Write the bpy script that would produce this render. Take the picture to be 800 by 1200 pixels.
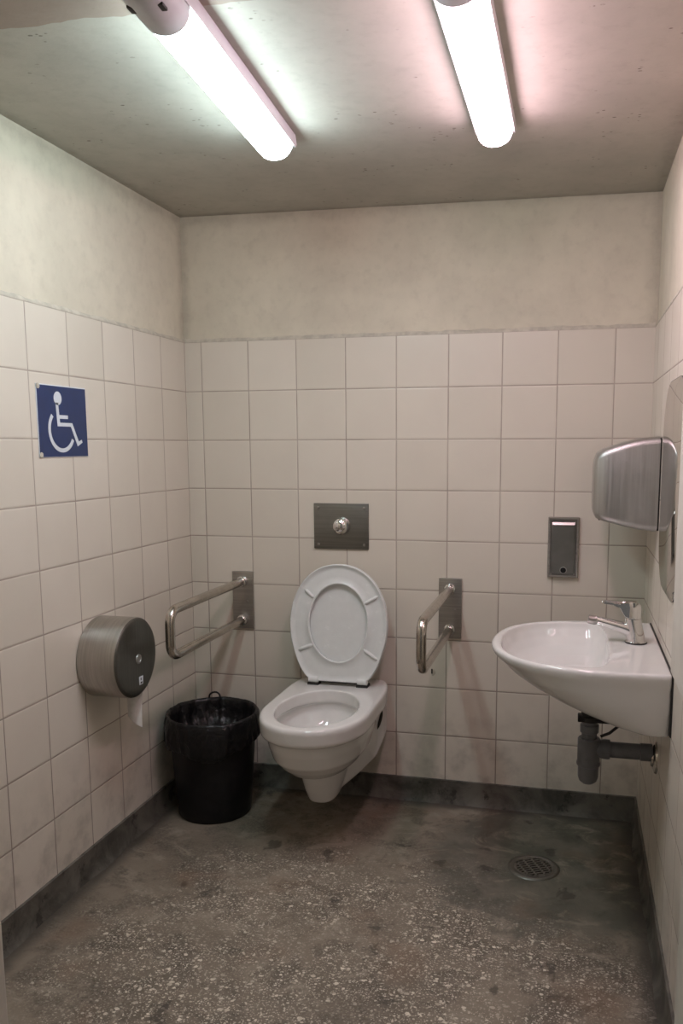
import bpy, bmesh, math, random
from mathutils import Vector, Matrix, noise
PI = math.pi
SC = bpy.context.scene
for o in list(bpy.data.objects): bpy.data.objects.remove(o, do_unlink=True)
random.seed(4)

# ------------------------------------------------------------------ camera, world, exposure
W, H = 1.803, 2.31            # room width, ceiling height; back wall at y=0, left wall at x=0
FRONT = -2.2
cam = bpy.data.cameras.new('camera'); co = bpy.data.objects.new('camera', cam); SC.collection.objects.link(co)
co.location = (1.5366, -3.133, 1.423); co.rotation_euler = (1.4347, .003, .2331)
cam.sensor_fit = 'HORIZONTAL'; cam.sensor_width = 36; cam.lens = 965.8/800*36
cam.shift_x = -41.4/800; cam.shift_y = 54.3/800
cam.clip_start = .02; cam.clip_end = 60
SC.camera = co
wd = bpy.data.worlds.new('world'); SC.world = wd; wd.use_nodes = True
wd.node_tree.nodes['Background'].inputs[0].default_value = (1, .96, .92, 1)
wd.node_tree.nodes['Background'].inputs[1].default_value = .12
LAMP_COOL, LAMP_PINK, LAMP_POWER = (.80, .99, 1.03), (1.0, .70, .81), 37.5
SC.view_settings.view_transform = 'Standard'; SC.view_settings.look = 'None'
SC.view_settings.gamma = 1; SC.view_settings.use_curve_mapping = False
SC.view_settings.exposure = 0.0

# ------------------------------------------------------------------ material helpers
class NT:
    def __init__(s, name):
        s.m = bpy.data.materials.new(name); s.m.use_nodes = True
        s.t = s.m.node_tree; s.b = s.t.nodes['Principled BSDF']
        s.obj = s.t.nodes.new('ShaderNodeTexCoord').outputs['Object']
        g = s.t.nodes.new('ShaderNodeNewGeometry'); s.pos = g.outputs['Position']
        s.xyz = s.sep(s.pos)
    def n(s, t, **k):
        x = s.t.nodes.new(t)
        for a, b in k.items(): setattr(x, a, b)
        return x
    def put(s, sock, v):
        if isinstance(v, bpy.types.NodeSocket): s.t.links.new(v, sock)
        elif isinstance(v, (tuple, list)) and len(v) == 3 and sock.type == 'RGBA': sock.default_value = (*v, 1)
        else: sock.default_value = v
    def sep(s, v):
        x = s.n('ShaderNodeSeparateXYZ'); s.put(x.inputs[0], v); return x.outputs
    def comb(s, a, b, c):
        x = s.n('ShaderNodeCombineXYZ')
        for i, v in enumerate((a, b, c)): s.put(x.inputs[i], v)
        return x.outputs[0]
    def math(s, op, a, b=0.0, c=0.0):
        x = s.n('ShaderNodeMath', operation=op)
        s.put(x.inputs[0], a); s.put(x.inputs[1], b); s.put(x.inputs[2], c); return x.outputs[0]
    def noise(s, scale, detail=4, rough=.55, vec=None, dist=0):
        x = s.n('ShaderNodeTexNoise'); s.put(x.inputs['Vector'], vec if vec is not None else s.pos)
        x.inputs['Scale'].default_value = scale; x.inputs['Detail'].default_value = detail
        x.inputs['Roughness'].default_value = rough; x.inputs['Distortion'].default_value = dist
        return x.outputs[0]
    def voro(s, scale, vec=None, feature='F1', rnd=1):
        x = s.n('ShaderNodeTexVoronoi', feature=feature); s.put(x.inputs['Vector'], vec if vec is not None else s.pos)
        x.inputs['Scale'].default_value = scale; x.inputs['Randomness'].default_value = rnd
        return x.outputs
    def scale(s, v, k):
        x = s.n('ShaderNodeVectorMath', operation='MULTIPLY'); s.put(x.inputs[0], v); x.inputs[1].default_value = k
        return x.outputs[0]
    def ramp(s, v, a, b, lo=0.0, hi=1.0, smooth=True):
        x = s.n('ShaderNodeMapRange', interpolation_type='SMOOTHSTEP' if smooth else 'LINEAR')
        s.put(x.inputs[0], v); s.put(x.inputs[1], a); s.put(x.inputs[2], b)
        x.inputs[3].default_value = lo; x.inputs[4].default_value = hi
        return x.outputs[0]
    def mix(s, f, a, b, mode='MIX'):
        x = s.n('ShaderNodeMix', data_type='RGBA', blend_type=mode)
        s.put(x.inputs[0], f); s.put(x.inputs[6], a); s.put(x.inputs[7], b); return x.outputs[2]
    def bump(s, h, strength=.3, dist=.002, normal=None):
        x = s.n('ShaderNodeBump'); s.put(x.inputs['Height'], h)
        x.inputs['Strength'].default_value = strength; x.inputs['Distance'].default_value = dist
        if normal is not None: s.put(x.inputs['Normal'], normal)
        return x.outputs[0]
    def out(s, color=None, rough=None, metal=None, normal=None, **k):
        b = s.b.inputs
        if color is not None: s.put(b['Base Color'], color)
        if rough is not None: s.put(b['Roughness'], rough)
        if metal is not None: s.put(b['Metallic'], metal)
        if normal is not None: s.put(b['Normal'], normal)
        for a, v in k.items(): s.put(b[a], v)
        return s.m

def simple(name, col, rough=.5, metal=0, var=.06, scale=30, bump=0, **k):
    m = NT(name); n = m.noise(scale, 3)
    c = m.mix(m.ramp(n, .3, .7), tuple(x*(1-var) for x in col), tuple(min(1, x*(1+var)) for x in col))
    r = m.ramp(n, .3, .7, max(0, rough*.9), min(1, rough*1.1))
    nm = m.bump(n, bump, .001) if bump else None
    return m.out(c, r, metal, nm, **k)

def brushed(name, col, rough, axis, var=.12):
    m = NT(name); k = [180, 180, 180]
    if axis == 3: k = [150, 5, 5]
    else: k[axis] = 3
    n = m.noise(1, 3, .6, m.scale(m.pos, tuple(k))); big = m.noise(9, 3)
    c = m.mix(m.ramp(n, .3, .7), tuple(x*(1-var) for x in col), tuple(min(1, x*(1+var)) for x in col))
    c = m.mix(m.ramp(big, .35, .75, 0, .25), c, tuple(x*.7 for x in col))
    r = m.math('ADD', m.ramp(n, .3, .7, rough*.85, rough*1.1), m.ramp(big, .4, .7, 0, .08))
    return m.out(c, r, 1, m.bump(n, .08, .0005))

def tile_mat(name, axis, off, ztop, tw=.2, th=.1948, sign=1):
    m = NT(name)
    u = m.math('DIVIDE', m.math('SUBTRACT', m.math('MULTIPLY', m.xyz[axis], sign), off), tw)
    v = m.math('DIVIDE', m.math('SUBTRACT', ztop, m.xyz[2]), th)
    wob = m.noise(7, 1)
    def edge(a, t):
        f = m.math('FRACT', a); d = m.math('MINIMUM', f, m.math('SUBTRACT', 1.0, f)); return m.math('MULTIPLY', d, t)
    d = m.math('MINIMUM', edge(u, tw), edge(v, th))
    dd = m.math('ADD', d, m.math('MULTIPLY', m.math('SUBTRACT', wob, .5), .0008))
    tile = m.ramp(dd, .0012, .0028)
    wn = m.n('ShaderNodeTexWhiteNoise', noise_dimensions='2D')
    m.put(wn.inputs['Vector'], m.comb(m.math('FLOOR', u), m.math('FLOOR', v), 0.0))
    rv = wn.outputs['Value']
    tc = m.mix(rv, (.65, .60, .51), (.695, .64, .552))
    cloud = m.noise(5, 4, .5)
    tc = m.mix(m.ramp(cloud, .35, .7, 0, .16), tc, (.56, .50, .43))
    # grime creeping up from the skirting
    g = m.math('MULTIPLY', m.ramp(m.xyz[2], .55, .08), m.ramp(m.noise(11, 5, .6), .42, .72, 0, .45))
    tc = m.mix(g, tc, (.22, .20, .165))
    dirt = m.noise(6, 3)
    gc = m.mix(m.ramp(dirt, .35, .65), (.36, .30, .25), (.47, .405, .345))
    gc = m.mix(m.ramp(m.xyz[2], 1.1, .35, 0, .5), gc, (.19, .155, .125))
    c = m.mix(tile, gc, tc)
    h = m.math('ADD', m.ramp(dd, .0006, .006), m.math('MULTIPLY', m.noise(14, 2), .35))
    # each tile is set at a slightly different tilt
    tilt = m.math('MULTIPLY', m.math('SUBTRACT', m.math('FRACT', u), .5), m.math('MULTIPLY', m.math('SUBTRACT', rv, .5), 1.6))
    nm = m.bump(m.math('ADD', h, tilt), .5, .0016)
    r = m.math('ADD', m.ramp(tile, 0, 1, .8, .29), m.ramp(cloud, .3, .7, 0, .1))
    return m.out(c, r, 0, nm)

def plaster_mat(name, base, dark, speck=True, bmp=(.15, .0012)):
    m = NT(name)
    n1 = m.noise(4.5, 5, .6); n2 = m.noise(26, 6, .65)
    c = m.mix(m.ramp(n1, .3, .7), base, tuple(x*.88 for x in base))
    c = m.mix(m.ramp(n2, .45, .8, 0, .16), c, dark)
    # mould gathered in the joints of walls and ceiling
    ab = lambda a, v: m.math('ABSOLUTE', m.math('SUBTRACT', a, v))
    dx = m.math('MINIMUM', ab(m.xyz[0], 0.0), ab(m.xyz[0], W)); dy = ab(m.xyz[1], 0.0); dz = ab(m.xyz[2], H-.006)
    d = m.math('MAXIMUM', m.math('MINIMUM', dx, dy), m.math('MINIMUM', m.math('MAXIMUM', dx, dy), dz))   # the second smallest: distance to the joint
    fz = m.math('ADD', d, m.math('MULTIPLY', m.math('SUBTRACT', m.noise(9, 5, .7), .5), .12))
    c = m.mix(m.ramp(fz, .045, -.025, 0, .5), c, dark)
    if speck:
        vs = m.voro(42, m.scale(m.pos, (1, 1.6, 1)))
        gate = m.math('MULTIPLY', m.ramp(m.noise(6.5, 5, .7), .54, .64), m.ramp(m.math('SUBTRACT', vs['Distance'], m.math('MULTIPLY', m.sep(vs['Color'])[0], .26)), .06, -.03))
        c = m.mix(m.math('MULTIPLY', gate, .75), c, (.10, .075, .06))
    h = m.math('ADD', m.noise(16, 6, .6), m.math('MULTIPLY', m.noise(90, 3), .3))
    return m.out(c, .85, 0, m.bump(h, bmp[0], bmp[1]))

def floor_mat():
    m = NT('worn_terrazzo'); x, y = m.xyz[0], m.xyz[1]
    big = m.noise(2.6, 5, .6, dist=.4); mid = m.noise(9, 6, .65, dist=.5); fine = m.noise(120, 3, .7)
    c = m.mix(m.ramp(big, .32, .68), (.125, .104, .078), (.265, .222, .168))
    c = m.mix(m.ramp(mid, .47, .62, 0, .6), c, (.070, .058, .045))
    c = m.mix(m.ramp(fine, .35, .7, 0, .6), c, (.26, .225, .175))
    # exposed aggregate in the middle, cement skim round the edges and round the drain
    dx = m.math('SUBTRACT', x, .95); dy = m.math('ADD', y, 1.35)
    rr = m.math('SQRT', m.math('ADD', m.math('MULTIPLY', m.math('MULTIPLY', dx, dx), 1.3), m.math('MULTIPLY', dy, dy)))
    mask = m.ramp(m.math('ADD', rr, m.math('MULTIPLY', m.math('SUBTRACT', big, .5), .9)), 1.08, .66)
    warp = m.n('ShaderNodeVectorMath', operation='ADD'); m.put(warp.inputs[0], m.pos)
    nz = m.n('ShaderNodeTexNoise'); nz.inputs['Scale'].default_value = 60; m.put(nz.inputs['Vector'], m.pos)
    m.put(warp.inputs[1], m.scale(nz.outputs['Color'], (.012, .012, 0)))
    for sc, thr, amt, pr_ in ((58, .33, 1.0, .74), (105, .36, .9, .5), (190, .38, .7, .4)):
        v = m.voro(sc, m.scale(warp.outputs[0], (1, 1.25, 1))); cs = m.sep(v['Color'])
        size = m.math('MULTIPLY', thr, m.ramp(cs[0], pr_, 1.0, .5, 1.25, False))
        chip = m.ramp(m.math('SUBTRACT', v['Distance'], size), .05, -.02)
        f = m.math('MULTIPLY', m.math('MULTIPLY', chip, mask), amt)
        f = m.math('MULTIPLY', m.math('MULTIPLY', f, m.ramp(m.noise(4.5, 3, .6), .36, .52, .3, 1)), m.ramp(cs[0], pr_, pr_+.02))
        cc = m.mix(cs[1], (.85, .79, .66), (.46, .40, .31))
        c = m.mix(f, c, cc)
    # cement patch near the drain
    px = m.math('SUBTRACT', x, 1.48); py = m.math('ADD', y, .42)
    pr = m.math('SQRT', m.math('ADD', m.math('MULTIPLY', px, px), m.math('MULTIPLY', m.math('MULTIPLY', py, py), .9)))
    patch = m.ramp(m.math('ADD', pr, m.math('MULTIPLY', m.math('SUBTRACT', mid, .5), .5)), .46, .34, 0, .8)
    c = m.mix(patch, c, m.mix(m.ramp(m.noise(6, 5, .6), .4, .62), (.085, .085, .067), (.165, .150, .120)))
    # pale scuffed lime marks and dark wet spots
    c = m.mix(m.ramp(m.noise(5.5, 7, .72, m.scale(m.pos, (1, 1.6, 1)), .8), .52, .66, 0, .6), c, (.36, .315, .245))
    c = m.mix(m.ramp(m.noise(7.5, 4, .6, dist=.3), .62, .68, 0, .7), c, (.045, .038, .030))
    # rust-brown tint
    c = m.mix(m.ramp(m.noise(3.4, 3), .55, .72, 0, .4), c, (.22, .14, .09))
    # darker, uneven band along the skirting
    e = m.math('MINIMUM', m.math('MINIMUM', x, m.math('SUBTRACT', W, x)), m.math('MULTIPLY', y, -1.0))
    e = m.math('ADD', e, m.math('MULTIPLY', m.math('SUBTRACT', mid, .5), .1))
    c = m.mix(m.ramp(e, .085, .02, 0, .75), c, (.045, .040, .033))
    h = m.math('ADD', mid, m.math('MULTIPLY', fine, .25))
    r = m.ramp(mid, .35, .65, .42, .66)
    return m.out(c, r, 0, m.bump(h, .35, .003))

def skirting_mat():
    m = NT('cement_skirting'); n = m.noise(7, 6, .65, dist=.5); f = m.noise(60, 3)
    c = m.mix(m.ramp(n, .35, .65), (.060, .056, .046), (.15, .138, .115))
    c = m.mix(m.ramp(m.noise(12, 5, .7), .56, .64, 0, .8), c, (.022, .02, .016))
    c = m.mix(m.ramp(f, .5, .8, 0, .35), c, (.16, .15, .12))
    return m.out(c, .55, 0, m.bump(n, .4, .004))

M = {}
M['tile_back'] = tile_mat('back_wall_tiles', 0, .0696, 1.835)
M['tile_left'] = tile_mat('left_wall_tiles', 1, .2062, 1.835, sign=-1)
M['tile_right'] = tile_mat('right_wall_tiles', 1, .13, 1.835, sign=-1)
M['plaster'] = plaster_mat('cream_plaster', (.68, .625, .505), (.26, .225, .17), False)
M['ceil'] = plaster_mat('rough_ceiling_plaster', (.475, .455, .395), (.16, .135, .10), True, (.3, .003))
M['ceil_brown'] = plaster_mat('brown_ceiling_plaster', (.36, .29, .24), (.2, .17, .13), True, (.3, .003))  # brown tone for the ceiling strip by the door
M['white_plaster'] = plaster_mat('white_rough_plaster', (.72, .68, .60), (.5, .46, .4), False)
M['floor'] = floor_mat(); M['skirt'] = skirting_mat()
M['bead'] = simple('grout_bead', (.52, .48, .40), .8, var=.15, bump=.5)
M['paint'] = simple('cream_frame_paint', (.62, .60, .52), .45)
def porcelain(name, col):
    m = NT(name); n = m.noise(4, 3)
    return m.out(m.mix(m.ramp(n, .35, .7), col, tuple(x*.95 for x in col)), .1, 0, None, **{'Coat Weight': .5, 'Coat Roughness': .04})
M['ceramic'] = porcelain('glazed_white_ceramic', (.76, .75, .72))
M['seat'] = simple('white_seat_plastic', (.72, .74, .72), .25, var=.02)
M['steelx'] = brushed('brushed_steel_across', (.42, .40, .375), .34, 0)
M['steely'] = brushed('brushed_steel_deep', (.46, .44, .41), .30, 1)
M['steeldrum'] = brushed('brushed_steel_drum', (.46, .44, .41), .32, 3)
M['steelz'] = brushed('brushed_steel_upright', (.50, .495, .475), .42, 2, .06)
M['steeldark'] = brushed('dull_steel_plate', (.24, .235, .215), .38, 0)
M['steelface'] = brushed('dull_steel_disc', (.17, .168, .152), .36, 2)
M['steelsoap'] = simple('dull_satin_steel', (.25, .25, .235), .33, 1, var=.1, scale=12)
M['tube'] = simple('polished_steel_tube', (.50, .46, .41), .2, 1, var=.1)
M['chrome'] = simple('chrome', (.78, .77, .76), .08, 1, var=.03)
M['black'] = simple('black_plastic', (.008, .008, .009), .42, var=.3, **{'Specular IOR Level': .3})
M['bag'] = simple('black_bag_film', (.005, .005, .006), .34, var=.3, scale=15, **{'Specular IOR Level': .3})
mb = NT('black_bag_crinkled'); nb = mb.noise(22, 4, .6, dist=1.2)
M['bag'] = mb.out(mb.mix(mb.ramp(nb, .3, .7), (.004, .004, .005), (.008, .008, .009)), .3, 0, mb.bump(nb, .6, .010), **{'Specular IOR Level': .4})
M['greypipe'] = simple('grey_pipe_plastic', (.15, .155, .165), .38, var=.1)
M['dark'] = simple('dark_rubber', (.02, .018, .016), .6, var=.2)
M['blue'] = simple('blue_sign_paint', (.018, .036, .115), .35, var=.08)
M['signwhite'] = simple('white_sign_paint', (.66, .70, .74), .4, var=.04)
M['paper'] = simple('tissue_paper', (.74, .73, .70), .9, var=.05, scale=60, bump=.3)
M['greycap'] = simple('grey_lamp_plastic', (.54, .54, .56), .4, var=.03)
M['hole'] = simple('chipped_hole', (.03, .026, .02), .9)
def lampmat(name, col, p):
    m = NT(name); n = m.noise(3, 1)
    m.out(m.mix(m.ramp(n, 0, 1), (.8, .8, .8), (.78, .78, .78)), .4)
    m.put(m.b.inputs['Emission Color'], col); m.b.inputs['Emission Strength'].default_value = p
    return m.m
M['lamp_cool'] = lampmat('cool_glowing_diffuser', LAMP_COOL, LAMP_POWER)
M['lamp_pink'] = lampmat('pinkish_glowing_diffuser', LAMP_PINK, LAMP_POWER*.95)

# ------------------------------------------------------------------ mesh helpers (all shapes given in room coordinates)
def box(bm, a, b, bev=0, seg=2):
    r = bmesh.ops.create_cube(bm, size=1)
    c = [(a[i]+b[i])/2 for i in range(3)]; s = [abs(b[i]-a[i]) for i in range(3)]
    for v in r['verts']: v.co = Vector([c[i]+v.co[i]*s[i] for i in range(3)])
    if bev:
        es = list({e for v in r['verts'] for e in v.link_edges})
        bmesh.ops.bevel(bm, geom=es, offset=bev, segments=seg, affect='EDGES', profile=.6)
    return bm
def loft(bm, rings, cap0=True, cap1=True, closed=True):
    vs = [[bm.verts.new(p) for p in r] for r in rings]; n = len(rings[0])
    for i in range(len(vs)-1):
        for j in range(n if closed else n-1):
            k = (j+1) % n
            bm.faces.new((vs[i][j], vs[i][k], vs[i+1][k], vs[i+1][j]))
    if cap0: bm.faces.new(list(reversed(vs[0])))
    if cap1: bm.faces.new(vs[-1])
    return bm
def circ(c, r, axis, n=32, r2=None):
    u, v = [(Vector((0,1,0)), Vector((0,0,1))), (Vector((0,0,1)), Vector((1,0,0))), (Vector((1,0,0)), Vector((0,1,0)))][axis]
    c = Vector(c); r2 = r if r2 is None else r2
    return [c + u*(r*math.cos(2*PI*i/n)) + v*(r2*math.sin(2*PI*i/n)) for i in range(n)]
def lathe(bm, prof, c, axis, n=40, cap0=True, cap1=True):
    """prof = [(distance along axis, radius)]"""
    rings = []
    for d, r in prof:
        p = Vector(c); p[axis] += d; rings.append(circ(p, r, axis, n))
    return loft(bm, rings, cap0, cap1)
def tube(bm, pts, r, n=14, cap=True):
    pts = [Vector(p) for p in pts]; rings = []
    rad = r if isinstance(r, (list, tuple)) else [r]*len(pts)
    t0 = (pts[1]-pts[0]).normalized(); up = Vector((0,0,1)) if abs(t0.z) < .9 else Vector((0,1,0))
    u = t0.cross(up).normalized()
    for i, p in enumerate(pts):
        t = (pts[min(i+1, len(pts)-1)]-pts[max(i-1, 0)]).normalized()
        u = (u - t*u.dot(t)).normalized(); v = t.cross(u)
        rings.append([p + u*(rad[i]*math.cos(2*PI*k/n)) + v*(rad[i]*math.sin(2*PI*k/n)) for k in range(n)])
    return loft(bm, rings, cap, cap)
def tag(o, label=None, cat=None, group=None, kind=None):
    for k, v in (('label', label), ('category', cat), ('group', group), ('kind', kind)):
        if v: o[k] = v
    return o
WL = {}
def wloc(o): return WL.get(o.name, Vector((0,0,0)))
def obj(name, bm, mat, parent=None, smooth=True, angle=38):
    bmesh.ops.remove_doubles(bm, verts=bm.verts, dist=1e-6)
    bmesh.ops.recalc_face_normals(bm, faces=bm.faces)
    lo = [min(v.co[i] for v in bm.verts) for i in range(3)]; hi = [max(v.co[i] for v in bm.verts) for i in range(3)]
    c = Vector([(lo[i]+hi[i])/2 for i in range(3)])
    if parent is None: c.z = lo[2]
    for v in bm.verts: v.co -= c
    me = bpy.data.meshes.new(name); bm.to_mesh(me); bm.free()
    if smooth:
        for p in me.polygons: p.use_smooth = True
        try: me.set_sharp_from_angle(angle=math.radians(angle))
        except Exception: pass
    me.materials.append(M[mat] if isinstance(mat, str) else mat)
    o = bpy.data.objects.new(name, me); SC.collection.objects.link(o)
    if parent is not None: o.parent = parent; o.location = c - wloc(parent)
    else: o.location = c
    WL[o.name] = c
    return o
def thing(name, loc, label, cat, group=None):
    o = bpy.data.objects.new(name, None); SC.collection.objects.link(o); o.location = loc
    o.empty_display_size = .05; WL[o.name] = Vector(loc)
    return tag(o, label, cat, group)
def struct(name, bm, mat, smooth=False):
    return tag(obj(name, bm, mat, None, smooth), kind='structure')
def fused(bm, cutter, voxel, smooth_it):
    """union of the closed volumes in bm, minus cutter, as one smooth skin"""
    def tmp(b):
        bmesh.ops.recalc_face_normals(b, faces=b.faces)
        me = bpy.data.meshes.new('t'); b.to_mesh(me); b.free()
        o = bpy.data.objects.new('t', me); SC.collection.objects.link(o); return o
    a = tmp(bm); m = a.modifiers.new('r', 'REMESH'); m.mode = 'VOXEL'; m.voxel_size = voxel
    c = None
    if cutter:
        c = tmp(cutter); m = a.modifiers.new('b', 'BOOLEAN'); m.operation = 'DIFFERENCE'; m.object = c; m.solver = 'EXACT'
        m = a.modifiers.new('r2', 'REMESH'); m.mode = 'VOXEL'; m.voxel_size = voxel
    m = a.modifiers.new('s', 'SMOOTH'); m.factor = .5; m.iterations = smooth_it
    dg = bpy.context.evaluated_depsgraph_get(); dg.update()
    me = bpy.data.meshes.new_from_object(a.evaluated_get(dg))
    out = bmesh.new(); out.from_mesh(me)
    for o in (a, c):
        if o: bpy.data.objects.remove(o, do_unlink=True)
    return out
B = bmesh.new

# ------------------------------------------------------------------ the room
T = .12
struct('floor', box(B(), (-T, -4.2, -.1), (W+T, T, 0)), 'floor')
P_ = .006      # plaster sits this far behind the tile face
struct('wall_back', box(B(), (-T, P_, 0), (W+T, T, H+.1)), 'plaster')
struct('wall_left', box(B(), (-T, FRONT, 0), (-P_, P_, H+.1)), 'plaster')
struct('wall_right', box(B(), (W+P_, FRONT, 0), (W+T, P_, H+.1)), 'plaster')
def ceil(bm, y0, y1, z0):
    lo = [(-P_, y0, z0+.008), (W+P_, y0, z0-.021), (W+P_, y1, z0-.021), (-P_, y1, z0+.008)]
    return loft(bm, [lo, [(x, y, H+.12) for x, y, z in lo]])
struct('ceiling', ceil(B(), -1.5, P_, H), 'ceil')
cb = B(); NE = 90; lo = []
for i in range(NE+1):
    x = -P_+(W+2*P_)*i/NE; e = Vector((x*9, 0, 0)); zz = H+.008-.029*(x+P_)/(W+2*P_)
    lo.append((x, -1.462+.012*noise.noise(e)+.006*noise.noise(e*4), zz-.0015))
loft(cb, [[p, (p[0], FRONT, p[2]), (p[0], FRONT, H+.12), (p[0], p[1], H+.12)] for p in lo])
tag(obj('ceiling_near_door', cb, 'ceil_brown', None, False), kind='structure')
ZT = 1.835
tb = struct('trim_1', box(B(), (0, 0, .05), (W, P_+.001, ZT)), 'tile_back'); tb.name = 'trim_1'
struct('trim_2', box(B(), (-P_-.001, FRONT, .05), (0, 0, ZT)), 'tile_left')
struct('trim_3', box(B(), (W, FRONT, .05), (W+P_+.001, 0, ZT)), 'tile_right')
def bead(bm, p, q, inward):
    """uneven cement bead on top of the tiling"""
    p, q, d = Vector(p), Vector(q), Vector(inward); rings = []
    for i in range(81):
        c = p.lerp(q, i/80); k = 1+.5*noise.noise(c*18)+.3*noise.noise(c*60)
        rings.append([c - d*.006 + Vector((0,0,-.001)), c + d*.0012*k + Vector((0,0,-.001)), c + d*.001*k + Vector((0,0,.004*k)), c - d*.006 + Vector((0,0,.013*k))])
    return loft(bm, rings)
struct('trim_4', bead(B(), (0, 0, ZT), (W, 0, ZT), (0, -1, 0)), 'bead', True)
struct('trim_5', bead(B(), (0, 0, ZT), (0, FRONT, ZT), (1, 0, 0)), 'bead', True)
struct('trim_6', bead(B(), (W, 0, ZT), (W, FRONT, ZT), (-1, 0, 0)), 'bead', True)
def skirt(p, q, inward, h=.095, t=.007):
    bm = B(); p, q, d = Vector(p), Vector(q), Vector(inward); rings = []
    L = (q-p).length; n = int(L/.012)
    for i in range(n+1):
        c = p.lerp(q, i/n); k = noise.noise(c*9)*.35+noise.noise(c*40)*.25
        e = t*(1+.6*k); cove = .014*(1+.8*noise.noise(c*6))
        rings.append([c, c+d*(e+cove), c+d*(e+.004)+Vector((0,0,.018)), c+d*e+Vector((0,0,.05)), c+d*e+Vector((0,0,h-.002+.003*k)), c+Vector((0,0,h+.002*k))])
    return loft(bm, rings)
struct('baseboard_back', skirt((0,0,0), (W,0,0), (0,-1,0)), 'skirt', True)
struct('baseboard_left', skirt((0,-.0,0), (0,FRONT,0), (1,0,0)), 'skirt', True)
struct('baseboard_right', skirt((W,-.0,0), (W,FRONT,0), (-1,0,0)), 'skirt', True)
# front wall with the doorway the picture is taken through
DX0, DX1, DZ = .758, 1.67, 2.12
fw = B()
box(fw, (-T, FRONT-T, 0), (DX0-.04, FRONT, H+.1)); box(fw, (DX1+.04, FRONT-T, 0), (W+T, FRONT, H+.1)); box(fw, (DX0-.04, FRONT-T, DZ+.04), (DX1+.04, FRONT, H+.1))
struct('wall_front', fw, 'plaster')
df = B()
box(df, (DX0-.04, FRONT-T-.01, 0), (DX0, FRONT+.012, DZ+.04), .003); box(df, (DX1, FRONT-T-.01, 0), (DX1+.04, FRONT+.012, DZ+.04), .003); box(df, (DX0, FRONT-T-.01, DZ), (DX1, FRONT+.012, DZ+.04), .003)
struct('trim_7', df, 'paint')
# plastered pipe chase on the right wall, stopping above the basin
pc = B(); box(pc, (1.752, -1.52, .935), (W+.002, -1.30, H+.01), .006, 3)
bmesh.ops.subdivide_edges(pc, edges=pc.edges, cuts=1, use_grid_fill=True)
struct('trim_8', pc, 'white_plaster')

# ------------------------------------------------------------------ toilet
TX = .666
toilet = thing('wall_hung_toilet', (TX, -.3, 0), 'white ceramic wall-hung toilet with its seat and lid raised against the tiles', 'toilet')
def bowl_ring(z, hw, yf, yb, hb, n=72, p=2.35):
    """D outline: wide rounded front at yf, narrower straight back at yb"""
    yc = yf + hw*1.28; pts = []; n = 132
    for i in range(n):
        a = 2*PI*i/n; c, s = math.cos(a), math.sin(a)
        if s <= 0:   # front half
            x = hw*math.copysign(abs(c)**(2/2.15), c); y = yc + (yc-yf)*math.copysign(abs(s)**(2/2.15), s)
        else:
            k = s**.8; q = math.copysign(abs(c)**(2/16), c)
            w = hw+(hb-hw)*(k*k*(3-2*k)); x = w*q; y = yc + (yb-yc)*abs(s)**(2/9)
        pts.append((TX+x, y, z))
    return pts
bm = B()
loft(bm, [bowl_ring(z, hw, yf, yb, hb) for z, hw, yf, yb, hb in (
    (.424, .190, -.640, 0, .174), (.432, .196, -.648, 0, .177), (.478, .198, -.652, 0, .178), (.488, .195, -.649, 0, .176), (.492, .188, -.643, 0, .172))])
# bowl belly under the rim
def ell(z, hw, y0, y1, n=56, p=2.2):
    yc = (y0+y1)/2; ry = (y1-y0)/2
    return [(TX+hw*math.copysign(abs(math.cos(a))**(2/p), math.cos(a)), yc+ry*math.copysign(abs(math.sin(a))**(2/p), math.sin(a)), z) for a in (2*PI*i/n for i in range(n))]
loft(bm, [ell(z, hw, y0, y1) for z, hw, y0, y1 in (
    (.252, .070, -.455, -.18), (.261, .096, -.498, -.15), (.277, .119, -.534, -.12), (.303, .144, -.568, -.09), (.335, .166, -.603, -.06), (.385, .180, -.626, -.03), (.425, .184, -.632, -.015), (.45, .182, -.630, -.015))])
# trapway foot
loft(bm, [ell(z, hw, y0, y1, p=2.6) for z, hw, y0, y1 in (
    (.128, .040, -.392, -.25), (.135, .052, -.408, -.235), (.18, .066, -.430, -.20), (.22, .075, -.446, -.16), (.26, .083, -.460, -.13), (.31, .088, -.470, -.10))])
# carcass running back to the wall, its lower edge climbing towards the tiles
def sec(y, hw, z0, z1, r=.035):
    pts = []
    for (cx, cz, a0) in ((hw-r, z0+r, -PI/2), (hw-r, z1-r, 0), (-hw+r, z1-r, PI/2), (-hw+r, z0+r, PI)):
        for k in range(6):
            a = a0+k*PI/10; pts.append((TX+cx+r*math.cos(a), y, cz+r*math.sin(a)))
    return pts
loft(bm, [sec(-.0, .168, .262, .45), sec(-.06, .166, .238, .45), sec(-.12, .155, .20, .45), sec(-.20, .115, .168, .44), sec(-.28, .068, .138, .43), sec(-.34, .055, .134, .40)])
# cavity
cut = B()
def oval(z, k, dz=0, dy=0):
    n = 56; out = []
    for i in range(n):
        a = 2*PI*i/n; out.append((TX+.146*k*math.cos(a), -.400+dy+.212*(k+dz)*math.sin(a), z))
    return out
loft(cut, [oval(.298, .25, 0, .02), oval(.304, .45, 0, .015), oval(.325, .70), oval(.37, .98, -.06), oval(.41, 1.11, -.075), oval(.438, 1.12, -.08), oval(.447, .985), oval(.52, 1.0)])
obj('bowl', fused(bm, cut, .0042, 9), 'ceramic', toilet, True, 70)
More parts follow.
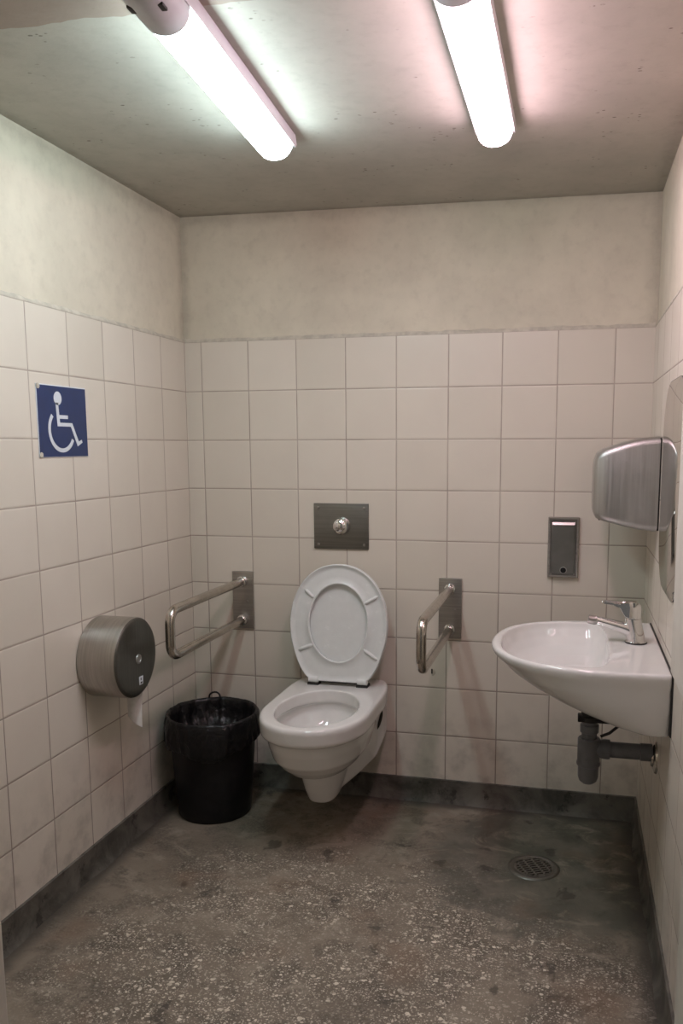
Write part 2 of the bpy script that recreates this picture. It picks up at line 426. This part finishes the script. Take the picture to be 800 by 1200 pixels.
# seat and lid, raised: local frame (u across, h up the lid, t out towards the room)
LB = Vector((TX-.004, -.112, .508)); ang = math.radians(6)
UP = Vector((0, math.sin(ang)*.85, math.cos(ang))); UP.normalize(); OUT = Vector((0, -UP.z, UP.y)); AX = Vector((1, 0, 0))
def LP(u, h, t): return LB + AX*u + UP*h + OUT*t
prof = [(0, .118), (.02, .134), (.07, .163), (.158, .191), (.228, .1975), (.307, .187), (.377, .155), (.42, .117), (.446, .074), (.457, .036), (.46, 0)]
def hw_at(h):
    for (a, x), (b, y) in zip(prof, prof[1:]):
        if a <= h <= b: return x+(y-x)*(h-a)/(b-a)
    return 0
def outer(a):
    """distance from centre (0,.23) to the outline in direction a"""
    lo, hi = 0, .4
    for _ in range(30):
        m = (lo+hi)/2; u, h = m*math.cos(a), .23+m*math.sin(a)
        if 0 <= h <= .46 and abs(u) <= hw_at(h): lo = m
        else: hi = m
    return lo
NS = 96; AN = [2*PI*i/NS for i in range(NS)]
ro = [outer(a) for a in AN]
for _ in range(3): ro = [(ro[i-1]+2*ro[i]+ro[(i+1) % NS])/4 for i in range(NS)]
def ri(a):
    return 1/math.sqrt((math.cos(a)/.117)**2+(math.sin(a)/.152)**2)
def offs(rad, t, cy=.23): return [LP(r*math.cos(a), cy+r*math.sin(a), t) for r, a in zip(rad, AN)]
seat = B()
inn = [ri(a) for a in AN]
def lerp(k): return [o+(i-o)*k for o, i in zip(ro, inn)]
S = [([r-.002 for r in ro], .006), (ro, .010), (ro, .020), ([r-.003 for r in ro], .0235), ([r-.008 for r in ro], .0225), ([r-.011 for r in ro], .018), (lerp(.3), .0185), (lerp(.6), .019),
     ([r+.010 for r in inn], .019), ([r+.007 for r in inn], .0225), ([r+.002 for r in inn], .0235), ([r-.001 for r in inn], .021), (inn, .008), ([r+.004 for r in inn], .006)]
rings = [offs(r, t) for r, t in S]; rings.append(rings[0])
loft(seat, rings, False, False)
so = obj('seat', seat, 'seat', toilet, True, 60)
for (u0, h0), (u1, h1) in (((-.137, .358), (-.098, .325)), ((.157, .340), (.103, .308)), ((-.160, .118), (-.100, .142)), ((.160, .095), (.103, .132))):
    b = B(); n = 8; rr = []
    for i in range(n+1):
        k = i/n; w = .0072*math.sqrt(max(.05, 1-(2*k-1)**6)); c = (u0+(u1-u0)*k, h0+(h1-h0)*k)
        dx, dy = u1-u0, h1-h0; L = math.hypot(dx, dy); nx, ny = -dy/L, dx/L
        rr.append([LP(c[0]+nx*w*math.cos(a), c[1]+ny*w*math.cos(a), .0185+.008*math.sin(a)*(w/.0062)) for a in [PI*j/8 for j in range(9)]]+[LP(c[0], c[1], .012)])
    loft(b, rr); obj('bumper', b, 'seat', so)
lid = B()
ls = [([r*.4 for r in ro], -.006), ([r*.85 for r in ro], -.0055), ([r-.006 for r in ro], -.003), ([r-.001 for r in ro], 0), (ro, .003), ([r-.003 for r in ro], .0055), ([r-.012 for r in ro], .003), ([r*.5 for r in ro], .002), ([.001]*NS, .002)]
loft(lid, [offs(r, t) for r, t in ls], True, True)
obj('lid', lid, 'seat', toilet, True, 50)
for s, xx in ((-1, -.098), (1, .100)):
    b = B(); lathe(b, [(-.021, .007), (-.019, .0125), (.019, .0125), (.021, .007)], LP(xx, .004, .014), 0, 24)
    box(b, LP(xx-.017, 0, 0)+Vector((0, -.012, -.009)), LP(xx+.017, .03, .002)+Vector((0, .004, 0)), .003)
    obj('hinge', b, 'seat', so)
    b = B(); box(b, (TX-.004+xx-.024, -.135, .491), (TX-.004+xx+.022, -.088, .5005), .002); obj('hinge_foot', b, 'dark', toilet)
b = B(); box(b, (TX-.082, -.118, .499), (TX+.078, -.108, .512), .003); obj('hinge_rod', b, 'dark', toilet)
# dark fixing slot in the side of the carcass
b = B(); pts = []
for i in range(9):
    k = i/8; pts.append((TX+.1655-.0045*k-.004*abs(k-.5), -.075-.062*k, .392-.060*k))
tube(b, pts, [.001, .004, .0055, .006, .006, .006, .0055, .004, .001], 10); obj('fixing_slot', b, 'hole', toilet)

# flush plate
fp = thing('flush_plate', (.648, 0, 1.105), 'square dull steel flush plate with a chrome push button above the toilet', 'flush plate')
b = B(); box(b, (.536, -.008, 1.016), (.760, 0, 1.197), .002); obj('plate', b, 'steeldark', fp)
b = B(); lathe(b, [(-.028, .02), (-.026, .030), (-.018, .033), (-.0075, .036)], (.651, 0, 1.108), 1, 48); obj('button_collar', b, 'chrome', fp)
b = B(); lathe(b, [(-.044, .004), (-.0425, .014), (-.038, .021), (-.0285, .0235), (-.025, .0235)], (.648, 0, 1.110), 1, 48); obj('push_button', b, 'chrome', fp)
for x in (.555, .742):
    for z in (1.034, 1.180):
        b = B(); lathe(b, [(-.0115, .002), (-.0108, .005), (-.0075, .0055)], (x, 0, z), 1, 16); obj('screw', b, 'steelx', fp)

# ------------------------------------------------------------------ grab rails
def rail(cx, reach, label, lean=0.0):
    t = thing('grab_rail', (cx, 0, .795), label, 'grab rail', 'grab rails beside the toilet')
    b = B(); box(b, (cx-.045, -.012, .676), (cx+.045, 0, .914), .0035); obj('wall_plate', b, 'steelx', t)
    zt, zb, r = .872, .713, .0165; R_ = .045
    pts = [(cx, -.012, zt), (cx, -.05, zt)]
    for yy in (-.2, -.35, -.5): pts.append((cx, yy, zt))
    for k in range(0, 9): a = k*PI/16; pts.append((cx, -reach+R_-R_*math.sin(a)-0, zt-R_+R_*math.cos(a)))
    for k in range(0, 9): a = PI/2+k*PI/16; pts.append((cx, -reach+R_-R_*math.sin(a), zb+R_+R_*math.cos(a)))
    for yy in (-.5, -.35, -.2, -.05, -.012): pts.append((cx, yy, zb))
    pts = [(x+lean*y, y, z) for x, y, z in pts]
    b = B(); tube(b, pts, r, 24); obj('tube', b, 'tube', t)
    for z in (zt, zb):
        b = B(); lathe(b, [(-.030, .0175), (-.028, .0215), (-.0115, .0225)], (cx+lean*-.02, 0, z), 1, 32); obj('collar', b, 'chrome', t)
    b = B(); lathe(b, [(-.0145, .0025), (-.0135, .005), (-.0115, .0055)], (cx+.02, 0, .79), 1, 12); obj('screw', b, 'steelx', t)
rail(.227, .645, 'steel grab rail left of the toilet, above the black bin')
rail(1.085, .635, 'steel grab rail right of the toilet, between it and the basin')

# ------------------------------------------------------------------ paper dispenser
DY, DZc, DR, DD = -.718, .726, .1345, .14
dp = thing('toilet_roll_dispenser', (0, DY, DZc), 'round brushed steel jumbo toilet roll dispenser on the left wall', 'toilet paper dispenser')
b = B(); lathe(b, [(0, DR-.004), (.004, DR), (DD-.010, DR), (DD-.005, DR-.0015), (DD-.0042, DR-.003)], (0, DY, DZc), 0, 72); obj('drum', b, 'steeldrum', dp)
b = B(); lathe(b, [(DD-.0042, DR-.0015), (DD-.001, DR-.0045), (DD+.001, DR-.012), (DD, DR-.03), (DD-.0005, .03), (DD-.0005, .004)], (0, DY, DZc), 0, 72, True, True); obj('front_cover', b, 'steelface', dp)
b = B(); lathe(b, [(DD-.001, .017), (DD+.003, .0155), (DD+.004, .010), (DD+.002, .009), (DD+.001, .003)], (0, DY+.012, DZc-.008), 0, 32); obj('lock', b, 'steelz', dp)
b = B(); box(b, (DD-.001, DY+.010, DZc-.098), (DD+.0015, DY+.034, DZc-.070), .001)
obj('label_plate', b, 'signwhite', dp)
b = B(); box(b, (DD+.0014, DY+.016, DZc-.094), (DD+.0019, DY+.026, DZc-.088)); box(b, (DD+.0014, DY+.017, DZc-.083), (DD+.0019, DY+.022, DZc-.074)); obj('label_mark', b, 'dark', dp)
# sheet hanging out below
b = B(); NX, NZ = 16, 14; g = []
for j in range(NZ+1):
    row = []
    for i in range(NX+1):
        u = i/NX; k = j/NZ
        zl = .497-.032*u**1.3
        row.append((.064+.058*u-.003*k, -.655-.016*math.sin(u*2.6)*k-.004*math.sin(k*3), .606+(zl-.606)*k))
    g.append(row)
loft(b, g, False, False, False)
ret = bmesh.ops.solidify(b, geom=b.faces[:], thickness=.0008)
tp = obj('toilet_paper', b, 'paper', None, True)
tag(tp, 'white toilet paper sheet hanging below the round steel dispenser', 'toilet paper')

# ------------------------------------------------------------------ sign with the wheelchair symbol
S0, SW, SZ1, SHh = -.975, .248, 1.604, .212
sg = thing('accessible_sign', (0, S0+SW/2, SZ1-SHh), 'blue square sign with white wheelchair symbol on the left wall', 'sign')
b = B(); box(b, (0, S0-.003, SZ1-SHh-.002), (.0022, S0+SW+.002, SZ1+.003), .0006); obj('backing', b, 'signwhite', sg)
b = B(); box(b, (.0022, S0, SZ1-SHh), (.003, S0+SW, SZ1)); obj('blue_panel', b, 'blue', sg)
def flat(bm, poly, x0=.003, x1=.0036):
    """poly in sign coordinates: metres right and down from the top left corner"""
    loft(bm, [[(x0, S0+u, SZ1-v) for u, v in poly], [(x1, S0+u, SZ1-v) for u, v in poly]])
b = B()
flat(b, [(.099+.0195*math.cos(2*PI*i/28), .036+.0205*math.sin(2*PI*i/28)) for i in range(28)])
flat(b, [(.087, .050), (.100, .050), (.103, .086), (.147, .086), (.147, .097), (.104, .097), (.105, .109), (.168, .109), (.199, .166), (.215, .160), (.219, .169), (.192, .181), (.160, .120), (.092, .120)])
arc = []
for rr, seq in ((.0685, range(0, 33)), (.056, range(32, -1, -1))):
    for i in seq:
        a = math.radians(-136-i*(196/32)); arc.append((.113+rr*math.cos(a), .131+rr*math.sin(a)))
n = 33; q = arc
for i in range(n-1):
    flat(b, [q[i], q[i+1], q[2*n-2-i], q[2*n-1-i]])
obj('wheelchair_symbol', b, 'signwhite', sg, False)
for z in (SZ1-.004, SZ1-SHh+.006):
    b = B(); lathe(b, [(.003, .008), (.0045, .008), (.005, .005)], (0, S0+.005, z), 0, 16); obj('corner_dab', b, 'bead', sg)

# ------------------------------------------------------------------ waste bin and its bag
BX, BY, BR, BH = .196, -.268, .172, .395
bn = thing('waste_bin', (BX, BY, 0), 'round black plastic waste bin in the corner left of the toilet', 'waste bin')
b = B(); lathe(b, [(.0, .05), (0, .136), (.006, .141), (.03, .143), (.2, .156), (.36, .168), (.37, .174), (BH-.004, .175), (BH, .172), (BH-.006, .169), (.36, .164), (.02, .136), (.02, .05)], (BX, BY, 0), 2, 64)
obj('bin_body', b, 'black', bn)
b = B(); n = 160
profb = [(.30, .02, .0), (.295, .09, .2), (.30, .135, .8), (.33, .152, 1), (.365, .158, .8), (.392, .163, .4), (.402, .1685, .25), (.4035, .174, .2), (.397, .1795, .3), (.375, .183, .6), (.345, .183, .9), (.315, .180, 1.1), (.293, .1775, 1.2), (.285, .174, 1.2)]
rings = []
for z, r, k in profb:
    ring = []
    for i in range(n):
        a = 2*PI*i/n; c, s = math.cos(a), math.sin(a)
        f = noise.noise(Vector((c*3.2, s*3.2, z*9)))*.014 + noise.noise(Vector((c*8, s*8, z*20)))*.010 + abs(noise.noise(Vector((c*11+3, s*11, z*6))))*.010
        dz = noise.noise(Vector((c*2.5+5, s*2.5, 0)))*.010*k + (noise.noise(Vector((c*14, s*14, 7)))*.006)*k
        if z < .34 and r > .17: dz += noise.noise(Vector((c*1.5, s*1.5, 9)))*.035
        rr = r + (f*k if r < .165 else max(f*k, -.001))
        if r > .17 and BX+rr*c < .012: rr = (BX-.012)/max(-c, .01) if c < 0 else rr
        ring.append((BX+rr*c, BY+rr*s, z+dz))
    rings.append(ring)
loft(b, rings, True, False)
bag = thing('bin_liner', (BX, BY, .3), 'black plastic bag lining the bin and folded over its rim', 'bin bag')
obj('bag', b, 'bag', bag, True, 80)
b = B(); c0 = Vector((BX-.06, BY+.158, .384)); pts = []
for i in range(15):
    a = -.5+i/14*(PI+1.0); pts.append(c0+Vector((.020*math.cos(a)*1.1-.004*i/14, .004*math.sin(a*2), .020+.023*math.sin(a)-.002*i/14)))
tube(b, pts, [.004]*15, 10); obj('tied_loop', b, 'bag', bag)

# ------------------------------------------------------------------ wash basin
YC = -.628
sink = thing('wash_basin', (W, YC, .66), 'white ceramic wash basin with rounded front on the right wall', 'wash basin')
X1 = W-.003
ol = [(X1, -.952), (1.74, -.957), (1.66, -.960), (1.58, -.953), (1.50, -.930), (1.43, -.890), (1.37, -.832), (1.328, -.760), (1.306, -.68), (1.303, -.60), (1.312, -.52), (1.338, -.44), (1.385, -.378), (1.45, -.335), (1.53, -.308), (1.62, -.296), (1.71, -.293), (X1, -.292)]
def smooth_poly(p, it=2):
    for _ in range(it):
        q = [p[0]]
        for a, b_ in zip(p, p[1:]):
            q += [(a[0]*.75+b_[0]*.25, a[1]*.75+b_[1]*.25), (a[0]*.25+b_[0]*.75, a[1]*.25+b_[1]*.75)]
        p = q+[p[-1]]
    return p
ol = smooth_poly(ol)
def bring(z, sx, sy): return [(X1-(X1-x)*sx, YC+(y-YC)*sy, z) for x, y in ol]
bm = B()
loft(bm, [bring(*t) for t in ((.660, .12, .94), (.662, .28, .95), (.671, .42, .956), (.688, .55, .965), (.708, .67, .972), (.735, .79, .98), (.765, .89, .985), (.790, .945, .99), (.806, .985, .996), (.822, 1.0, 1.0), (.829, .992, .995), (.833, .975, .985))])
cut = B()
ci = []
for i in range(64):
    a = 2*PI*i/64; c, s = math.cos(a), math.sin(a)
    pw = 2/2.25 if c < 0 else 2/5
    x = 1.56+(.226 if c < 0 else .094)*math.copysign(abs(c)**pw, c)
    y = YC+.002+(.288 if c < 0 else .288)*math.copysign(abs(s)**(2/2.4), s)
    ci.append((x, y))
def cring(z, k, cx=1.57): return [(cx+(x-cx)*k, YC+(y-YC)*k, z) for x, y in ci]
loft(cut, [cring(.722, .25), cring(.728, .48), cring(.742, .68), cring(.765, .83), cring(.79, .92), cring(.815, .975), cring(.86, 1.02)])
obj('basin', fused(bm, cut, .0042, 5), 'ceramic', sink, True, 70)
b = B(); loft(b, [[(x, YC+(y-YC)*1.004, z) for x in (X1-.001, W)][0:1] for y, z in ()] or [
    [(X1-.0015, -.9515, .668), (X1-.0015, -.293, .668), (X1-.0015, -.293, .8305), (X1-.0015, -.9515, .8305)],
    [(W, -.9535, .666), (W, -.291, .666), (W, -.291, .8325), (W, -.9535, .8325)]])
obj('sealant_line', b, 'dark', sink, False)
b = B(); lathe(b, [(.0, .030), (.003, .032), (.004, .028), (.002, .022), (0, .005)], (1.57, YC, .7215), 2, 32); obj('drain_ring', b, 'chrome', sink)

# tap
FX, FY, FZ = 1.733, -.598, .8335
tap = thing('mixer_tap', (FX, FY, FZ), 'chrome single-lever mixer tap standing on the white basin', 'tap')
b = B()
def fr(cx, z, rx, ry, n=32): return circ((cx, FY, z), rx, 2, n, ry)
loft(b, [fr(FX, FZ, .031, .031), fr(FX, FZ+.004, .031, .031), fr(FX-.001, FZ+.006, .028, .028), fr(FX-.003, FZ+.025, .0265, .0265), fr(FX-.008, FZ+.055, .0245, .0245), fr(FX-.011, FZ+.074, .0235, .0235)])
obj('tap_body', b, 'chrome', tap, True, 30)
b = B(); tube(b, [(FX-.004, FY, FZ+.032), (FX-.035, FY, FZ+.043), (FX-.08, FY, FZ+.055), (FX-.118, FY, FZ+.064)], [.0235, .0185, .0145, .0125], 24); obj('spout', b, 'chrome', tap)
b = B(); tube(b, [(FX-.113, FY, FZ+.0655), (FX-.122, FY, FZ+.063), (FX-.141, FY, FZ+.066)], [.0135, .0145, .0138], 20); obj('aerator', b, 'steelx', tap, True, 30)
b = B(); lathe(b, [(0, .0315), (.003, .033), (.005, .0315)], (FX, FY, FZ-.001), 2, 32); obj('base_ring', b, 'dark', tap)
b = B()
def hs(x, zc, hh, hw): return [(x, FY-hw, zc-hh), (x, FY-hw*1.0, zc+hh*.4), (x, FY-hw*.7, zc+hh), (x, FY+hw*.7, zc+hh), (x, FY+hw, zc+hh*.4), (x, FY+hw, zc-hh)]
loft(b, [hs(FX-.104+.0, FZ+.122, .0025, .010), hs(FX-.098, FZ+.122, .0045, .013), hs(FX-.07, FZ+.119, .0055, .0145), hs(FX-.05, FZ+.115, .009, .0175), hs(FX-.036, FZ+.103, .022, .022), hs(FX-.02, FZ+.101, .0255, .024), hs(FX+.002, FZ+.099, .024, .023), hs(FX+.011, FZ+.094, .018, .018)])
bmesh.ops.bevel(b, geom=b.edges[:], offset=.0015, segments=2, affect='EDGES')
obj('lever', b, 'chrome', tap, True, 40)

# bottle trap below
tr = thing('bottle_trap', (1.606, -.62, .39), 'grey plastic bottle trap with waste pipe under the white basin', 'bottle trap')
cx, cy = 1.606, -.62
b = B(); lathe(b, [(.388, .008), (.390, .018), (.398, .027), (.412, .031), (.445, .031), (.447, .034), (.53, .034), (.534, .031)], (cx, cy, 0), 2, 36); obj('trap_bottle', b, 'greypipe', tr, True, 30)
b = B(); lathe(b, [(.448, .0352), (.452, .0362), (.458, .0352)], (cx, cy, 0), 2, 36); obj('bottle_rim', b, 'greypipe', tr)
b = B(); lathe(b, [(.532, .023), (.55, .023), (.553, .028), (.575, .028), (.578, .024), (.592, .024)], (cx, cy, 0), 2, 32); obj('inlet_nut', b, 'greypipe', tr, True, 30)
b = B(); lathe(b, [(.590, .034), (.604, .034), (.607, .026), (.655, .026)], (cx, cy, 0), 2, 32); obj('waste_fitting', b, 'dark', tr)
b = B(); lathe(b, [(.02, .024), (.045, .030), (.062, .030), (.063, .024), (.150, .024), (.151, .0265), (.185, .0265), (.186, .02)], (cx, cy, .501), 0, 32); obj('outlet_pipe', b, 'greypipe', tr, True, 30)
b = B(); lathe(b, [(-.016, .026), (-.010, .030), (-.006, .047), (0, .050)], (W, cy, .488), 0, 40); obj('wall_rosette', b, 'tube', tr)
b = B(); box(b, (1.57, cy-.03, .590), (1.695, cy+.03, .602), .003); obj('waste_bracket', b, 'black', tr)
b = B(); tube(b, [(1.640, cy-.005, .542), (1.665, cy-.01, .556), (1.690, cy-.01, .580), (1.705, cy-.01, .61), (1.712, cy-.01, .655)], .0045, 10)
ho = obj('supply_hose', b, 'dark', tr)
b = B(); box(b, (W-.030, -.74, .605), (W-.003, -.70, .668), .003)
tag(obj('basin_bracket', b, 'black', None), 'small black bracket under the basin at the right wall', 'bracket')

# ------------------------------------------------------------------ hand dryer, mirror, soap dispenser
hd = thing('hand_dryer', (W, -.27, 1.29), 'brushed steel hand dryer mounted on the right wall above the basin', 'hand dryer')
def rr(x, y0, y1, z0, z1, r, n=7):
    pts = []
    for (a, c, a0) in ((y1-r, z0+r, -PI/2), (y1-r, z1-r, 0), (y0+r, z1-r, PI/2), (y0+r, z0+r, PI)):
        for k in range(n):
            t = a0+k*PI/2/(n-1); pts.append((x, a+r*math.cos(t), c+r*math.sin(t)))
    return pts
DYn, DYf = -.405, -.135
b = B(); loft(b, [rr(1.600, DYn+.034, DYf-.034, 1.212, 1.357, .012), rr(1.602, DYn+.024, DYf-.024, 1.203, 1.373, .018), rr(1.610, DYn+.013, DYf-.013, 1.188, 1.394, .023), rr(1.628, DYn+.006, DYf-.006, 1.180, 1.408, .025), rr(1.650, DYn+.002, DYf-.002, 1.174, 1.417, .025),
    rr(1.70, DYn, DYf, 1.162, 1.433, .025), rr(1.745, DYn, DYf, 1.153, 1.444, .025), rr(1.798, DYn, DYf, 1.147, 1.449, .025)])
obj('cover', b, 'steelz', hd, True, 50)
b = B(); box(b, (1.797, DYn+.004, 1.152), (W, DYf-.004, 1.444), .002); obj('back_plate', b, 'dark', hd)
b = B(); lathe(b, [(-.008, .016), (0, .02)], (1.655, -.27, 1.182), 2, 24); obj('air_nozzle', b, 'dark', hd)
b = B(); lathe(b, [(-.004, .003), (0, .004)], (1.622, -.36, 1.184), 2, 12); obj('cover_screw', b, 'dark', hd)
mi = thing('wall_mirror', (W, -.74, 1.3), 'frameless mirror with rounded corners on the right wall above the basin', 'mirror')
def mring(x, d): return rr(x, -.98-d, -.475+d, 1.005-d, 1.60+d, .15+d, 14)
b = B(); loft(b, [mring(W, 0), mring(W-.004, 0)]); obj('mirror_edge', b, 'dark', mi)
mm = NT('mirror_silver'); M['mirror'] = mm.out(mm.mix(mm.ramp(mm.noise(3, 2), .3, .7), (.78, .76, .72), (.74, .72, .68)), .03, 1)
b = B(); loft(b, [mring(W-.004, -.001), mring(W-.0055, -.004)]); obj('mirror_glass', b, 'mirror', mi)

sd = thing('soap_dispenser', (1.507, 0, 1.045), 'slim steel soap dispenser with round black button on the back wall', 'soap dispenser')
b = B()
def sr(y, d, r=.004): return [(1.4505+d, y, .932+d), (1.5625-d, y, .932+d), (1.5625-d, y, 1.158-d), (1.4505+d, y, 1.158-d)]
loft(b, [sr(0, 0), sr(-.012, 0), sr(-.016, .003), sr(-.016, .009), sr(-.013, .011)])
obj('surround', b, 'steelx', sd, False)
b = B(); loft(b, [[(x, y, z) for x, z in ((1.462, .944), (1.551, .944), (1.551, 1.143), (1.462, 1.143))] for y in (-.012, -.030)] )
bmesh.ops.bevel(b, geom=b.edges[:], offset=.006, segments=3, affect='EDGES')
obj('front_panel', b, 'steelsoap', sd)
b = B(); loft(b, [[(x, -.0285, 1.131), (x, -.0325, 1.131), (x, -.0285, 1.140)] for x in (1.466, 1.547)]); obj('glint_strip', b, 'steelx', sd, False)  # added prism, sloped to catch the lamp as a bright strip
b = B(); lathe(b, [(-.0345, .004), (-.034, .010), (-.0295, .011)], (1.509, 0, .962), 1, 24); obj('push_button', b, 'black', sd)
b = B(); lathe(b, [(-.0318, .003), (-.031, .0125), (-.0295, .013)], (1.509, 0, .962), 1, 24); obj('button_ring', b, 'steelz', sd)

# ------------------------------------------------------------------ floor drain
DXc, DYc, DRr = 1.443, -.449, .083
fd = thing('floor_drain', (DXc, DYc, 0), 'round steel floor drain with slotted grate set in the floor', 'floor drain')
b = B(); lathe(b, [(0, DRr+.004), (.003, DRr), (.0045, DRr-.008), (.003, DRr-.018), (.001, DRr-.020)], (DXc, DYc, 0), 2, 56, False, False); obj('outer_ring', b, 'steeldark', fd)
b = B(); lathe(b, [(.0004, DRr-.017), (.0010, DRr-.018)], (DXc, DYc, 0), 2, 48); obj('dark_well', b, 'hole', fd)
b = B(); R_ = DRr-.018; step = .0125; i = -6
rot = Matrix.Rotation(math.radians(28), 4, 'Z')
def gbar(p, q, w):
    p, q = Vector(p), Vector(q); d = (q-p).normalized(); nn = Vector((-d.y, d.x, 0))*w
    loft(b, [[Vector((DXc, DYc, 0))+rot@(c+s*nn)+Vector((0, 0, z)) for c, s in ((p, -1), (p, 1), (q, 1), (q, -1))] for z in (.0008, .0036)])
for k in range(-5, 6):
    y = k*.0135; L = math.sqrt(max(0, R_*R_-y*y))
    if L > .01: gbar((-L, y, 0), (L, y, 0), .0022)
for k in (-2.5, -.9, .9, 2.5):
    x = k*.0165; L = math.sqrt(max(0, R_*R_-x*x)); gbar((x, -L, 0), (x, L, 0), .0032)
lathe(b, [(.0008, R_+.001), (.0036, R_+.001), (.0036, R_-.006), (.0008, R_-.006)], (DXc, DYc, 0), 2, 48, False, False)
obj('grate', b, 'steelx', fd, False)

# small chipped drill hole below the right-hand rail
b = B(); n = 14; ringo = []
for d, r in ((-.0006, .011), (-.0012, .009), (-.0012, .001)):
    ringo.append([(1.020+r*(1+.35*noise.noise(Vector((math.cos(2*PI*i/n)*2, math.sin(2*PI*i/n)*2, 3))))*math.cos(2*PI*i/n)*.8, d, .533+r*1.15*(1+.3*math.sin(2*PI*i/n*2))*math.sin(2*PI*i/n)) for i in range(n)])
loft(b, ringo); ch = obj('filler_blob', b, 'bead', None)
tag(ch, 'small blob of pale filler in an old drill hole below the right grab rail', 'filler')
b = B(); box(b, (1.011, -.0018, .528), (1.017, -.0010, .548), .0003); hl = obj('drill_hole', b, 'hole', ch)

# ------------------------------------------------------------------ ceiling lamps
def lamp(x0, y0, x1, y1, z, mat, label):
    """(x0,y0) far end, (x1,y1) near end of the luminaire, z = underside of the ceiling there"""
    t = thing('ceiling_lamp', ((x0+x1)/2, (y0+y1)/2, z), label, 'ceiling light', 'tube lamps on the ceiling')
    d = Vector((x1-x0, y1-y0, 0)); L = d.length; d.normalize(); n = Vector((-d.y, d.x, 0)); O = Vector((x0, y0, z))
    def pt(s, w, h): return O + d*s + n*w - Vector((0, 0, h))
    def shell(s, wid, drop, k=14, top=.016):
        out = [pt(s, wid*math.cos(PI*i/k), top+(drop-top)*math.sin(PI*i/k)**.8) for i in range(k+1)]
        return out
    wid, drop = .046, .078
    b = B(); loft(b, [[pt(s, w, h) for w, h in ((-.052, 0), (-.055, .026), (-.052, .033), (.052, .033), (.055, .026), (.052, 0))] for s in (0, L)]); obj('housing', b, 'greycap', t)
    CN = .14
    b = B(); e = []
    for s, k in ((.016, .45), (.019, .72), (.026, .9), (.036, .98), (.05, 1.0), (L*.5, 1.0), (L-CN, 1.0)):
        e.append(shell(s, wid*(.9+.1*k), (.0335+(drop-.0335)*k), top=.0335))
    loft(b, e); obj('diffuser', b, mat, t, True, 60)
    b = B(); loft(b, [shell(s, wid*k, .034+(drop-.034)*k2, top=.0332) for s, k, k2 in ((L-CN-.004, 1.0, 1.0), (L-CN, 1.06, 1.05), (L-.03, 1.07, 1.05), (L-.008, 1.03, .98), (L, .9, .8))]); obj('end_cap', b, 'greycap', t, True, 50)
    b = B(); loft(b, [shell(s, wid*k, .034+(drop-.034)*k2, top=.0332) for s, k, k2 in ((0, .8, .2), (.004, .95, .35), (.017, 1.04, .42))]); obj('far_cap', b, 'greycap', t, True, 50)
    for w in (-.030, .030):
        b = B(); box(b, (-.006, -.012, -.003), (.006, .012, .003), .002)
        rotm = Matrix.Rotation(math.atan2(d.y, d.x)-PI/2, 4, 'Z')
        for v in b.verts: v.co = rotm@v.co + pt(L-.05, w, .0335+(drop-.0335)*.86)
        obj('clip_slot', b, 'dark', t)
lamp(.683, -.755, .742, -1.665, H-.006, 'lamp_cool', 'left tube lamp, glowing cool white with grey end cap, nearer the wheelchair sign wall')
lamp(1.304, -.735, 1.304, -1.655, H-.014, 'lamp_pink', 'right tube lamp, glowing with a pink cast on the ceiling, above the basin side')
